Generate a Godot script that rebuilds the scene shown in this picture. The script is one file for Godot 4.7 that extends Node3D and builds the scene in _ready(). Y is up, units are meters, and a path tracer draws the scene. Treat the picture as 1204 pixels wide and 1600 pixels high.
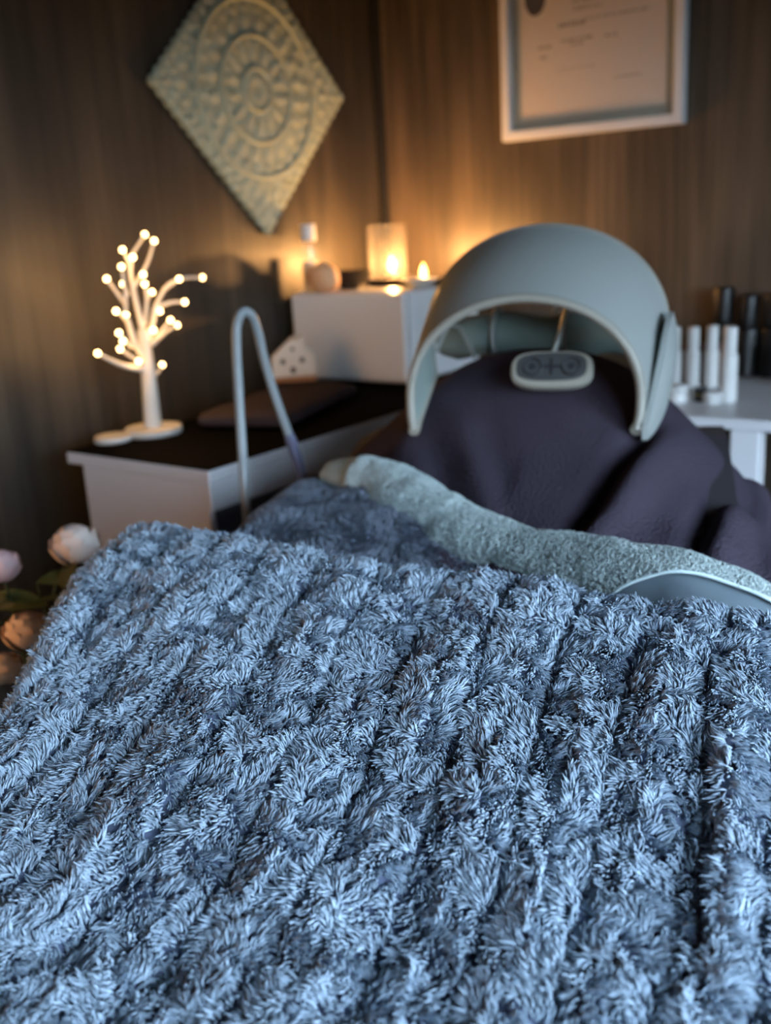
extends Node3D
# A treatment room: fleece throw on a treatment couch, light-therapy arch, white cabinet, lit tree, candles.

const WX := -2.02        # face of the left wall
const WZ := -2.78        # face of the back wall
const TOP := 0.85        # height of cabinet and side table
# couch frame: s to the right, t towards the head end
const CO := Vector3(-0.40, 0.0, -0.43)
const CR := Vector3(0.93358, 0.0, -0.35837)
const CB := Vector3(-0.35837, 0.0, -0.93358)

var M := {}
var used := {}
var rng := RandomNumberGenerator.new()
var n1 := FastNoiseLite.new()
var n2 := FastNoiseLite.new()


# ------------------------------------------------------------------ mesh builder
class MB:
	var v := PackedVector3Array()
	var ix := PackedInt32Array()
	var uv := PackedVector2Array()

	func p(a: Vector3, w := Vector2.ZERO) -> int:
		v.append(a)
		uv.append(w)
		return v.size() - 1

	func tri(a: int, b: int, c: int) -> void:
		ix.append(a)
		ix.append(b)
		ix.append(c)

	func quad(a: int, b: int, c: int, d: int) -> void:
		tri(a, b, c)
		tri(a, c, d)

	func fquad(a: Vector3, b: Vector3, c: Vector3, d: Vector3) -> void:   # clockwise from outside
		quad(p(a, Vector2(0, 0)), p(b, Vector2(1, 0)), p(c, Vector2(1, 1)), p(d, Vector2(0, 1)))

	func mesh() -> ArrayMesh:
		var nn := PackedVector3Array()
		nn.resize(v.size())
		for k in range(0, ix.size(), 3):
			var a := ix[k]
			var b := ix[k + 1]
			var c := ix[k + 2]
			var n := (v[c] - v[a]).cross(v[b] - v[a])
			nn[a] += n
			nn[b] += n
			nn[c] += n
		for k in nn.size():
			nn[k] = nn[k].normalized() if nn[k].length_squared() > 1e-20 else Vector3.UP
		var arr := []
		arr.resize(Mesh.ARRAY_MAX)
		arr[Mesh.ARRAY_VERTEX] = v
		arr[Mesh.ARRAY_NORMAL] = nn
		arr[Mesh.ARRAY_TEX_UV] = uv
		arr[Mesh.ARRAY_INDEX] = ix
		var m := ArrayMesh.new()
		m.add_surface_from_arrays(Mesh.PRIMITIVE_TRIANGLES, arr)
		return m

	# box with chamfered edges
	func box(c: Vector3, size: Vector3, bev := 0.003, basis := Basis.IDENTITY) -> MB:
		var h := size * 0.5
		bev = minf(bev, minf(h.x, minf(h.y, h.z)) * 0.9)
		var axes := [Vector3.RIGHT, Vector3.UP, Vector3.BACK]
		# flat faces
		for ax in 3:
			for sg in [-1.0, 1.0]:
				var u: Vector3 = axes[(ax + 1) % 3]
				var w: Vector3 = axes[(ax + 2) % 3]
				var nrm: Vector3 = axes[ax] * sg
				var o := nrm * h[ax]
				var uu := u * (h[(ax + 1) % 3] - bev)
				var ww := w * (h[(ax + 2) % 3] - bev)
				face([o - uu - ww, o + uu - ww, o + uu + ww, o - uu + ww], nrm, c, basis)
		# edge chamfers
		for ax in 3:
			var b1 := (ax + 1) % 3
			var b2 := (ax + 2) % 3
			for s1 in [-1.0, 1.0]:
				for s2 in [-1.0, 1.0]:
					var q1: Vector3 = axes[b1] * s1 * h[b1] + axes[b2] * s2 * (h[b2] - bev)
					var q2: Vector3 = axes[b1] * s1 * (h[b1] - bev) + axes[b2] * s2 * h[b2]
					var l: Vector3 = axes[ax] * (h[ax] - bev)
					face([q1 - l, q1 + l, q2 + l, q2 - l], (axes[b1] * s1 + axes[b2] * s2), c, basis)
		for sx in [-1.0, 1.0]:
			for sy in [-1.0, 1.0]:
				for sz in [-1.0, 1.0]:
					var s := Vector3(sx, sy, sz)
					face([s * (h - Vector3(0, bev, bev)), s * (h - Vector3(bev, 0, bev)), s * (h - Vector3(bev, bev, 0))], s, c, basis)
		return self

	func face(pts: Array, nrm: Vector3, c: Vector3, basis: Basis) -> void:
		var g: Vector3 = (pts[2] - pts[0]).cross(pts[1] - pts[0])
		if g.dot(nrm) < 0.0:
			pts.reverse()
		var ids := []
		for k in pts.size():
			ids.append(p(c + basis * pts[k], Vector2(k & 1, k >> 1)))
		for k in range(1, ids.size() - 1):
			tri(ids[0], ids[k], ids[k + 1])

	# grid of rows, each row an Array/Packed of the same length
	func grid(rows: Array, close := false) -> MB:
		var base := v.size()
		var nr := rows.size()
		var nc: int = rows[0].size()
		for r in nr:
			for k in nc:
				p(rows[r][k], Vector2(float(k) / (nc - 1), float(r) / (nr - 1)))
		for r in nr - 1:
			for k in (nc if close else nc - 1):
				var k2 := (k + 1) % nc
				quad(base + r * nc + k, base + (r + 1) * nc + k, base + (r + 1) * nc + k2, base + r * nc + k2)
		return self

	func cap(row: Array, flip := false) -> MB:
		var c := Vector3.ZERO
		for q in row:
			c += q
		c /= row.size()
		var m := p(c)
		var ids := []
		for q in row:
			ids.append(p(q))
		for k in ids.size():
			if flip:
				tri(m, ids[(k + 1) % ids.size()], ids[k])
			else:
				tri(m, ids[k], ids[(k + 1) % ids.size()])
		return self

	# profile of Vector2(radius, height) turned about y
	func lathe(prof: Array, at := Vector3.ZERO, seg := 28) -> MB:
		var rows := []
		for q in prof:
			var row := []
			for k in seg:
				var a := TAU * k / seg
				row.append(at + Vector3(cos(a) * q.x, q.y, sin(a) * q.x))
			rows.append(row)
		rows.reverse()
		return grid(rows, true)

	# tube along points with a radius each
	func tube(pts: Array, rad: Array, sides := 10, caps := true) -> MB:
		var rows := []
		var up := Vector3(0.31, 0.94, 0.12)
		for k in pts.size():
			var d: Vector3 = (pts[mini(k + 1, pts.size() - 1)] - pts[maxi(k - 1, 0)]).normalized()
			if absf(d.dot(up)) > 0.97:
				up = Vector3(0.9, 0.1, 0.4)
			var x := (up - d * up.dot(d)).normalized()
			up = x
			var y := d.cross(x)
			var row := []
			var rr: float = rad[mini(k, rad.size() - 1)]
			for j in sides:
				var a := TAU * j / sides
				row.append(pts[k] + (x * cos(a) + y * sin(a)) * rr)
			rows.append(row)
		grid(rows, true)
		if caps:
			cap(rows[0], false)
			cap(rows[-1], true)
		return self

	# polygon in the plane of two axes, given depth along the third, with bevel ring
	func prism(poly: Array, o: Vector3, ex: Vector3, ey: Vector3, ez: Vector3, bev := 0.002) -> MB:
		var depth := ez.length()
		var en := ez / depth
		var cc := Vector2.ZERO
		for q in poly:
			cc += q
		cc /= poly.size()
		var r0 := []
		var r1 := []
		var r2 := []
		var r3 := []
		for q in poly:
			var dirn: Vector2 = (q - cc).normalized()
			var qi: Vector2 = q - dirn * bev
			r0.append(o + ex * qi.x + ey * qi.y)
			r1.append(o + ex * q.x + ey * q.y + en * bev)
			r2.append(o + ex * q.x + ey * q.y + en * (depth - bev))
			r3.append(o + ex * qi.x + ey * qi.y + ez)
		grid([r0, r1], true)
		grid([r1, r2], true)
		grid([r2, r3], true)
		cap(r0, false)
		cap(r3, true)
		return self

	func ball(c: Vector3, r: Vector3, seg := 14, rings := 9) -> MB:
		var rows := []
		for k in rings + 1:
			var th := PI * k / rings
			var row := []
			for j in seg:
				var a := TAU * j / seg
				row.append(c + Vector3(sin(th) * cos(a) * r.x, cos(th) * r.y, sin(th) * sin(a) * r.z))
			rows.append(row)
		return grid(rows, true)


# ------------------------------------------------------------------ scene helpers
func numbered(called: String) -> String:
	if not used.has(called):
		used[called] = 0
		return called
	used[called] += 1
	return "%s_%03d" % [called, used[called]]


func thing(called: String, label: String, category: String, at := Vector3.ZERO, turn := 0.0, group := "") -> Node3D:
	var o := Node3D.new()
	o.name = numbered(called)
	add_child(o, true)
	o.position = at
	o.rotation.y = turn
	tag(o, label, category, group)
	return o


func tag(o: Node, label: String, category: String, group := "") -> void:
	o.set_meta("label", label)
	o.set_meta("category", category)
	if group:
		o.set_meta("group", group)


func obj(called: String, shape: Variant, m: Material, parent: Node = self, label := "") -> MeshInstance3D:
	var o := MeshInstance3D.new()
	o.name = numbered(called) if parent == self else called
	o.mesh = shape.mesh() if shape is MB else shape
	o.material_override = m
	o.cast_shadow = GeometryInstance3D.SHADOW_CASTING_SETTING_ON
	parent.add_child(o, true)
	if label:
		o.set_meta("label", label)
	return o


func struct(called: String, shape: Variant, m: Material, parent: Node = self) -> MeshInstance3D:
	var o := obj(called, shape, m, parent)
	if parent == self:
		o.set_meta("kind", "structure")
	return o


func lamp(parent: Node, at: Vector3, color: Color, energy: float, size: float) -> OmniLight3D:
	var l := OmniLight3D.new()
	l.name = "glow_light"
	l.position = at
	l.light_color = color
	l.light_energy = energy
	l.light_size = size
	l.omni_range = 6.0
	l.omni_attenuation = 2.0
	l.shadow_enabled = true
	parent.add_child(l, true)
	return l


func mat(called: String, c: Color, rough := 0.6, spec := 0.5) -> StandardMaterial3D:
	var m := StandardMaterial3D.new()
	m.resource_name = called
	m.albedo_color = c
	m.roughness = rough
	m.metallic_specular = spec
	m.cull_mode = BaseMaterial3D.CULL_DISABLED
	M[called] = m
	return m


func glow(called: String, c: Color, energy: float) -> StandardMaterial3D:
	var m := mat(called, Color(0.9, 0.85, 0.75), 0.5)
	m.emission_enabled = true
	m.emission = c
	m.emission_energy_multiplier = energy
	return m


func noise_tex(freq: float, size := 256, oct := 3, seed_ := 1, normal := false) -> NoiseTexture2D:
	var t := NoiseTexture2D.new()
	var n := FastNoiseLite.new()
	n.seed = seed_
	n.noise_type = FastNoiseLite.TYPE_SIMPLEX_SMOOTH
	n.frequency = freq
	n.fractal_octaves = oct
	t.noise = n
	t.width = size
	t.height = size
	t.seamless = true
	t.as_normal_map = normal
	return t


func triplanar(m: StandardMaterial3D, scale: Vector3, world := false) -> void:
	m.uv1_triplanar = true
	m.uv1_world_triplanar = world
	m.uv1_scale = scale


func bump(m: StandardMaterial3D, t: Texture2D, cm: float) -> void:
	m.heightmap_enabled = true
	m.heightmap_texture = t
	m.heightmap_scale = cm


func cw(s: float, y: float, t: float) -> Vector3:
	return Vector3(CO.x + CR.x * s + CB.x * t, y, CO.z + CR.z * s + CB.z * t)


func sst(a: float, b: float, x: float) -> float:
	return smoothstep(a, b, x)


# piecewise-linear curve through Vector2 points, smoothed
func curve(pts: Array, x: float) -> float:
	if x <= pts[0].x:
		return pts[0].y
	for k in range(1, pts.size()):
		if x <= pts[k].x:
			var f: float = (x - pts[k - 1].x) / (pts[k].x - pts[k - 1].x)
			var m0: float = _slope(pts, k - 1)
			var m1: float = _slope(pts, k)
			var h: float = pts[k].x - pts[k - 1].x
			var f2 := f * f
			var f3 := f2 * f
			return (2 * f3 - 3 * f2 + 1) * pts[k - 1].y + (f3 - 2 * f2 + f) * h * m0 + (-2 * f3 + 3 * f2) * pts[k].y + (f3 - f2) * h * m1
	return pts[-1].y


func _slope(pts: Array, k: int) -> float:
	if k == 0 or k == pts.size() - 1:
		return 0.0 if pts.size() > 2 else (pts[1].y - pts[0].y) / (pts[1].x - pts[0].x)
	return (pts[k + 1].y - pts[k - 1].y) / (pts[k + 1].x - pts[k - 1].x)


func spline(pts: Array, per := 8) -> Array:
	var out := []
	for k in pts.size() - 1:
		var p0: Vector3 = pts[maxi(k - 1, 0)]
		var p1: Vector3 = pts[k]
		var p2: Vector3 = pts[k + 1]
		var p3: Vector3 = pts[mini(k + 2, pts.size() - 1)]
		for j in per:
			out.append(p1.cubic_interpolate(p2, p0, p3, float(j) / per))
	out.append(pts[-1])
	return out


# ------------------------------------------------------------------ scene
func _ready() -> void:
	rng.seed = 20240
	n1.seed = 5
	n1.noise_type = FastNoiseLite.TYPE_SIMPLEX_SMOOTH
	n1.frequency = 1.0
	n1.fractal_octaves = 2
	n2.seed = 11
	n2.noise_type = FastNoiseLite.TYPE_SIMPLEX_SMOOTH
	n2.frequency = 1.0
	n2.fractal_octaves = 1

	var cam := Camera3D.new()
	cam.name = "camera"
	add_child(cam)
	cam.transform = Transform3D(Basis(Vector3(0.8084, -0.0555, -0.5860), Vector3(-0.1212, 0.9586, -0.2579), Vector3(0.5760, 0.2795, 0.7682)).orthonormalized(), Vector3(0, 1.30, 0))
	var ca := CameraAttributesPhysical.new()
	ca.frustum_focal_length = 23.457      # 24 mm tall sensor: 54.2 degrees upright
	ca.frustum_focus_distance = 0.90
	ca.frustum_near = 0.02
	ca.frustum_far = 60.0
	ca.exposure_aperture = 2.5
	cam.attributes = ca
	cam.fov = 54.18
	cam.current = true

	var we := WorldEnvironment.new()
	we.name = "world_environment"
	var env := Environment.new()
	env.background_mode = Environment.BG_SKY
	var sky := Sky.new()
	var sm := ProceduralSkyMaterial.new()
	sm.sky_top_color = Color(0.74, 0.85, 0.97)
	sm.sky_horizon_color = Color(0.84, 0.93, 1.0)
	sm.ground_bottom_color = Color(0.12, 0.13, 0.14)
	sm.ground_horizon_color = Color(0.25, 0.28, 0.30)
	sky.sky_material = sm
	env.sky = sky
	env.background_energy_multiplier = 9.0
	env.tonemap_mode = Environment.TONE_MAPPER_LINEAR
	env.tonemap_exposure = 2.6
	env.sdfgi_enabled = true
	env.ssao_enabled = true
	env.ssil_enabled = true
	we.environment = env
	add_child(we)

	materials()
	room()
	couch()
	throw_blanket()
	under_blanket()
	rolled_blanket()
	head_towel()
	light_arch()
	cabinet()
	wall_art()
	certificate()
	side_table()
	fairy_tree()
	gooseneck()
	cooler_box()
	on_box()
	small_house()
	cabinet_towel()
	table_items()
	flowers()
	floor_lantern()


func wood_image() -> ImageTexture:
	var w := 512
	var h := 768
	var na := FastNoiseLite.new()
	na.seed = 3
	na.frequency = 0.02
	na.fractal_octaves = 4
	var nb := FastNoiseLite.new()
	nb.seed = 9
	nb.frequency = 0.011
	nb.fractal_octaves = 3
	var data := PackedByteArray()
	data.resize(w * h * 3)
	var k := 0
	for y in h:
		for x in w:
			var u := float(x)
			# wrap by blending two samples
			var f := u / w
			var s1 := na.get_noise_2d(u * 3.2, y * 0.16) * (1.0 - f) + na.get_noise_2d((u - w) * 3.2, y * 0.16) * f
			var s2 := nb.get_noise_2d(u * 1.0, y * 0.25) * (1.0 - f) + nb.get_noise_2d((u - w) * 1.0, y * 0.25) * f
			var g := 0.50 + 0.34 * s1 + 0.42 * s2
			var board := sin(float(int(x / 73.0)) * 12.9898) * 0.5
			g += board * 0.09
			g = clampf(g, 0.08, 1.0)
			var c := Color(0.135, 0.122, 0.105).lerp(Color(0.42, 0.36, 0.295), g)
			data[k] = int(c.r * 255.0)
			data[k + 1] = int(c.g * 255.0)
			data[k + 2] = int(c.b * 255.0)
			k += 3
	return ImageTexture.create_from_image(Image.create_from_data(w, h, false, Image.FORMAT_RGB8, data))


func materials() -> void:
	var wood := mat("dark_wood_panel", Color(1, 1, 1), 0.42, 0.5)
	wood.albedo_texture = wood_image()
	triplanar(wood, Vector3(0.9, 0.42, 0.9), true)
	var wl := wood.duplicate() as StandardMaterial3D  # copy of the panel wood, tinted darker and greyer for the left wall
	wl.resource_name = "left_wood_panel"
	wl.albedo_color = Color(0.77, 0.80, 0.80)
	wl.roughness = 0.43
	M["left_wood_panel"] = wl
	mat("black_gap", Color(0.02, 0.02, 0.022), 0.8)
	mat("floor", Color(0.16, 0.15, 0.15), 0.5)
	mat("ceiling", Color(0.15, 0.14, 0.13), 0.9)
	mat("plaster", Color(0.25, 0.235, 0.22), 0.9)
	mat("white_paint", Color(0.84, 0.84, 0.84), 0.42)
	mat("white_laminate", Color(0.82, 0.82, 0.83), 0.35)
	mat("white_gloss", Color(0.86, 0.86, 0.86), 0.22)
	mat("black_top", Color(0.03, 0.024, 0.025), 0.9, 0.12)
	mat("grey_front", Color(0.30, 0.32, 0.37), 0.6)
	mat("pile", Color(1, 1, 1), 0.85, 0.2).vertex_color_use_as_albedo = true
	mat("pile_backing", Color(0.42, 0.46, 0.55), 0.95, 0.1)
	var sl := mat("slate_fleece", Color(0.42, 0.46, 0.54), 0.95, 0.15)
	bump(sl, noise_tex(0.06, 256, 4, 4), 0.9)
	triplanar(sl, Vector3(7, 7, 7))
	var sage := mat("sage_terry", Color(0.66, 0.72, 0.71), 0.95, 0.15)
	bump(sage, noise_tex(0.12, 256, 3, 8), 0.5)
	triplanar(sage, Vector3(9, 9, 9))
	mat("lining", Color(0.40, 0.45, 0.48), 0.8, 0.2)
	mat("piping", Color(0.80, 0.87, 0.88), 0.7)
	var plum := mat("plum_towel", Color(0.26, 0.235, 0.275), 0.95, 0.1)
	bump(plum, noise_tex(0.1, 256, 4, 6), 0.35)
	triplanar(plum, Vector3(6, 6, 6))
	mat("arch_shell", Color(0.57, 0.59, 0.575), 0.5)
	mat("arch_inner", Color(0.52, 0.57, 0.55), 0.45)
	mat("arch_rim", Color(0.56, 0.55, 0.51), 0.5)
	mat("pad_face", Color(0.24, 0.25, 0.25), 0.4)
	mat("pad_mark", Color(0.14, 0.14, 0.15), 0.5)
	mat("bolster", Color(0.46, 0.52, 0.50), 0.8)
	var cv := mat("carved_wood", Color(0.61, 0.66, 0.60), 0.8, 0.2)
	bump(cv, noise_tex(0.09, 256, 2, 21), 0.6)
	triplanar(cv, Vector3(5, 5, 5))
	mat("carved_wood_high", Color(0.66, 0.69, 0.61), 0.8, 0.2)
	mat("mount_card", Color(0.58, 0.60, 0.56), 0.9)
	var glass := mat("glass", Color(1, 1, 1, 0.06), 0.03)
	glass.transparency = BaseMaterial3D.TRANSPARENCY_ALPHA
	var jar := mat("jar_glass", Color(1, 0.98, 0.95, 0.03), 0.04)
	jar.transparency = BaseMaterial3D.TRANSPARENCY_ALPHA
	mat("bark_white", Color(0.80, 0.79, 0.76), 0.7)
	glow("bulb_glow", Color(1.0, 0.78, 0.50), 6.0)
	glow("flame_glow", Color(1.0, 0.66, 0.28), 9.0)
	mat("wax", Color(0.88, 0.82, 0.70), 0.5)
	mat("tin", Color(0.75, 0.75, 0.75), 0.3).metallic = 0.9
	mat("tray", Color(0.10, 0.085, 0.08), 0.35)
	mat("salt_stone", Color(0.86, 0.68, 0.52), 0.7)
	mat("hose", Color(0.52, 0.55, 0.56), 0.4)
	mat("sleeve", Color(0.40, 0.41, 0.50), 0.5)
	mat("ceramic", Color(0.80, 0.79, 0.76), 0.5)
	mat("window_hole", Color(0.16, 0.15, 0.14), 0.8)
	mat("pale_oak", Color(0.58, 0.40, 0.26), 0.7)
	var dk := mat("charcoal_towel", Color(0.27, 0.24, 0.25), 0.95, 0.1)
	bump(dk, noise_tex(0.1, 256, 3, 14), 0.3)
	triplanar(dk, Vector3(7, 7, 7))
	mat("bottle_white", Color(0.80, 0.80, 0.79), 0.35)
	mat("bottle_rose", Color(0.50, 0.40, 0.37), 0.35)
	mat("bottle_black", Color(0.028, 0.028, 0.032), 0.4)
	mat("gold", Color(0.62, 0.50, 0.26), 0.35).metallic = 0.6
	mat("pink", Color(0.72, 0.60, 0.58), 0.6)
	mat("petal_white", Color(0.82, 0.76, 0.72), 0.7).subsurf_scatter_enabled = false
	mat("petal_peach", Color(0.88, 0.76, 0.64), 0.7)
	mat("petal_pink", Color(0.78, 0.66, 0.66), 0.7)
	mat("leaf", Color(0.32, 0.34, 0.16), 0.6)
	mat("stem", Color(0.16, 0.22, 0.10), 0.7)
	mat("dark_metal", Color(0.09, 0.09, 0.10), 0.4)
	mat("upholstery", Color(0.24, 0.23, 0.25), 0.6)
	glow("lantern_glow", Color(1.0, 0.72, 0.45), 3.0)


func room() -> void:
	var th := 0.12
	var x1 := 1.30
	var z1 := 1.25
	var hh := 2.45
	struct("floor", MB.new().box(Vector3((WX + x1) / 2, -0.06, (WZ + z1) / 2), Vector3(x1 - WX + 2 * th, 0.12, z1 - WZ + 2 * th)), M.floor)
	struct("ceiling", MB.new().box(Vector3((WX + x1) / 2, hh + 0.06, (WZ + z1) / 2), Vector3(x1 - WX + 2 * th, 0.12, z1 - WZ + 2 * th)), M.ceiling)
	struct("wall_left", MB.new().box(Vector3(WX - th / 2, hh / 2, (WZ + z1) / 2), Vector3(th, hh, z1 - WZ + 2 * th)), M.left_wood_panel)
	struct("wall_back", MB.new().box(Vector3((WX + x1) / 2, hh / 2, WZ - th / 2), Vector3(x1 - WX, hh, th)), M.dark_wood_panel)
	struct("wall_front", MB.new().box(Vector3((WX + x1) / 2, hh / 2, z1 + th / 2), Vector3(x1 - WX, hh, th)), M.dark_wood_panel)
	# right wall with the wide window that lets the daylight in
	var za := -1.55
	var zb := 1.1
	var ya := 0.35
	var yb := 1.95
	var wr := MB.new()
	var xc := x1 + th / 2
	wr.box(Vector3(xc, hh / 2, (WZ - th + za) / 2), Vector3(th, hh, za - WZ + th))
	wr.box(Vector3(xc, hh / 2, (z1 + th + zb) / 2), Vector3(th, hh, z1 + th - zb))
	wr.box(Vector3(xc, ya / 2, (za + zb) / 2), Vector3(th, ya, zb - za))
	wr.box(Vector3(xc, (hh + yb) / 2, (za + zb) / 2), Vector3(th, hh - yb, zb - za))
	struct("wall_right", wr, M.plaster)
	var fr := MB.new()
	var zm := (za + zb) / 2
	for z in [za + 0.03, zm, zb - 0.03]:
		fr.box(Vector3(xc, (ya + yb) / 2, z), Vector3(0.07, yb - ya, 0.06))
	for y in [ya + 0.03, yb - 0.03]:
		fr.box(Vector3(xc, y, zm), Vector3(0.068, 0.06, zb - za))
	var wn := struct("window_1", fr, M.white_paint)
	for k in 2:
		var z0 := (za + 0.06) if k == 0 else (zm + 0.03)
		var z2 := (zm - 0.03) if k == 0 else (zb - 0.06)
		var pn := MB.new()
		pn.fquad(Vector3(xc, ya + 0.06, z0), Vector3(xc, yb - 0.06, z0), Vector3(xc, yb - 0.06, z2), Vector3(xc, ya + 0.06, z2))
		obj("pane", pn, M.glass, wn)
	# dark gap strip where the two panelled walls meet
	struct("trim_1", MB.new().box(Vector3(WX + 0.013, hh / 2, WZ + 0.013), Vector3(0.026, hh, 0.026), 0.004), M.black_gap)


# ------------------------------------------------------------------ couch and textiles
func couch() -> void:
	var t := thing("treatment_couch", "padded treatment couch with raised head end under the blankets and towels", "couch")
	var prof := [Vector2(-0.85, 0.60), Vector2(-0.85, 0.73), Vector2(-0.3, 0.735), Vector2(0.1, 0.80), Vector2(0.45, 0.845), Vector2(0.8, 0.82), Vector2(1.05, 0.87), Vector2(1.28, 0.90), Vector2(1.42, 0.89), Vector2(1.55, 0.80), Vector2(1.62, 0.74), Vector2(1.62, 0.62)]
	var rows := []
	for sg in [[-0.325, 0.02], [-0.335, 0.0], [0.335, 0.0], [0.325, 0.02]]:
		var row := []
		for q in prof:
			var y: float = q.y - sg[1] if q.y > 0.65 else q.y + sg[1] * 0.5
			row.append(cw(sg[0], y, q.x))
		rows.append(row)
	var mb := MB.new().grid(rows, true)
	mb.cap(rows[0], true)
	mb.cap(rows[3], false)
	obj("mattress", mb, M.upholstery, t)
	var fr := MB.new()
	var bs := Basis(CR, Vector3.UP, -CB)
	fr.box(cw(0, 0.575, 0.39), Vector3(0.58, 0.05, 2.36), 0.006, bs)
	obj("frame", fr, M.dark_metal, t)
	for q in [[-0.25, -0.6], [0.25, -0.6], [-0.25, 1.4], [0.25, 1.4]]:
		obj("leg", MB.new().tube([cw(q[0], 0.0, q[1]), cw(q[0], 0.56, q[1])], [0.025, 0.025], 14), M.dark_metal, t)


func far_edge(s: float) -> float:
	return 0.492 - 0.15 * s - 0.12 * maxf(s - 0.25, 0.0) - 0.20 * minf(s + 0.2, 0.0) + 0.006 * sin(s * 21.0)


func round_over(e: float, r: float) -> Vector2:   # e past the start of the bend -> (out, down)
	if e <= 0.0:
		return Vector2(e, 0.0)
	var th := e / r
	if th < PI / 2:
		return Vector2(r * sin(th), r * (1.0 - cos(th)))
	return Vector2(r, r + e - r * PI / 2)


func groove(s: float, t: float) -> float:
	s = clampf(s, -0.47, 0.36)
	t = clampf(t, -0.16, 0.58)
	return 1.367 + 14.504 * s - 2.398 * t + 5.492 * s * s + 1.324 * s * t + 10.587 * t * t - 13.284 * s * s * t - 10.289 * s * t * t + 2.251 * s * s * s - 14.634 * t * t * t


const R_FAR := 0.04
const R_LEFT := 0.05
const R_RIGHT := 0.10


# the throw's cloth: a across (metres), b from the far edge (metres, negative towards the camera)
func throw_at(a: float, b: float) -> Vector3:
	var tl := far_edge(-0.4) + b
	var sl := curve([Vector2(-0.1, -0.37), Vector2(0.05, -0.385), Vector2(0.217, -0.412), Vector2(0.35, -0.456), Vector2(0.46, -0.472), Vector2(0.58, -0.462)], tl)
	var s := a
	var down := 0.0
	if a < sl + R_LEFT:
		var ro := round_over(sl + R_LEFT - a, R_LEFT)
		s = sl + R_LEFT - ro.x
		down += ro.y
	var sr := 0.40
	if a > sr - R_RIGHT:
		var rr := round_over(a - (sr - R_RIGHT), R_RIGHT)
		s = sr - R_RIGHT + rr.x
		down += rr.y
	var te := far_edge(clampf(s, -0.45, 0.42)) + 0.012
	var t := te + b
	if b > -R_FAR:
		var rf := round_over(b + R_FAR, R_FAR)
		t = te - R_FAR + rf.x
		down += rf.y
	var tc := clampf(t, -0.16, 0.62)
	var y := 0.809 + 0.206 * (tc + 0.06) + 0.05 * (t - tc)
	# channels between the plump rows
	var g := groove(a, te + b) + 0.06 * n1.get_noise_2d(a * 11.0, b * 11.0 + 33.0)
	var f := absf(g - roundf(g))
	var vary := clampf(0.75 + 0.8 * n2.get_noise_2d(a * 6.0 + 30.0, b * 8.0), 0.0, 1.2)
	vary *= 1.0 - 0.8 * exp(-pow((a - 0.26) / 0.05, 2.0)) * sst(0.36, 0.22, te + b)
	y += 0.0042 * (1.0 - pow(1.0 - f * 2.0, 2.0)) - 0.0080 * vary * exp(-pow(f / 0.055, 2.0))
	# dents across the rows, a different one in each
	var row := floorf(g + 0.5)
	y += 0.005 * n1.get_noise_2d(row * 7.3 + g * 0.8, b * 13.0) + 0.009 * n2.get_noise_2d(a * 5.0, b * 5.0 + 9.0)
	# seam a hand's breadth inside the far edge
	y -= 0.007 * exp(-pow((b + 0.105 + 0.01 * sin(a * 30.0)) / 0.009, 2.0))
	# rucked fold near the right edge
	var fold := a - (0.262 + 0.05 * (te + b - 0.15))
	var fw := sst(0.28, 0.20, te + b) * sst(-0.06, 0.05, te + b)
	y += fw * (0.010 * exp(-pow((fold - 0.014) / 0.013, 2.0)) - 0.006 * exp(-pow((fold + 0.004) / 0.004, 2.0)))
	return cw(s, y - down, t)


func tuft_mesh(seed_: int, strands: int, length: float, rad: float, lean0: float, lean1: float, spread: float) -> ArrayMesh:
	var r := RandomNumberGenerator.new()
	r.seed = seed_
	var mb := MB.new()
	for k in strands:
		var root := Vector3(r.randf_range(-spread, spread), 0, r.randf_range(-spread, spread))
		var az := r.randf_range(-0.28, 0.28)
		var l := length * r.randf_range(0.75, 1.2)
		var d0 := lean0 + r.randf_range(-0.15, 0.15)
		var d1 := lean1 + r.randf_range(-0.15, 0.15)
		var side := r.randf_range(-0.5, 0.5)
		var pts := []
		var p := root
		var segs := 4
		for j in segs + 1:
			pts.append(p)
			var u := (j + 0.5) / segs
			var ln := lerpf(d0, d1, u)
			var az2 := az + side * u
			p += Vector3(sin(ln) * cos(az2), cos(ln), sin(ln) * sin(az2)) * (l / segs)
		mb.tube(pts, [rad * 0.85, rad, rad * 0.95, rad * 0.7, rad * 0.18], 4, false)
	return mb.mesh()


func scatter(called: String, shape: Mesh, where: Array[Transform3D], cols: PackedColorArray, m: Material, parent: Node) -> void:
	var mm := MultiMesh.new()
	mm.transform_format = MultiMesh.TRANSFORM_3D
	mm.use_colors = true
	mm.mesh = shape
	mm.instance_count = where.size()
	for k in where.size():
		mm.set_instance_transform(k, where[k])
		mm.set_instance_color(k, cols[k])
	var o := MultiMeshInstance3D.new()
	o.name = called
	o.multimesh = mm
	o.material_override = m
	o.set_meta("kind", "stuff")
	parent.add_child(o, true)


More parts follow.
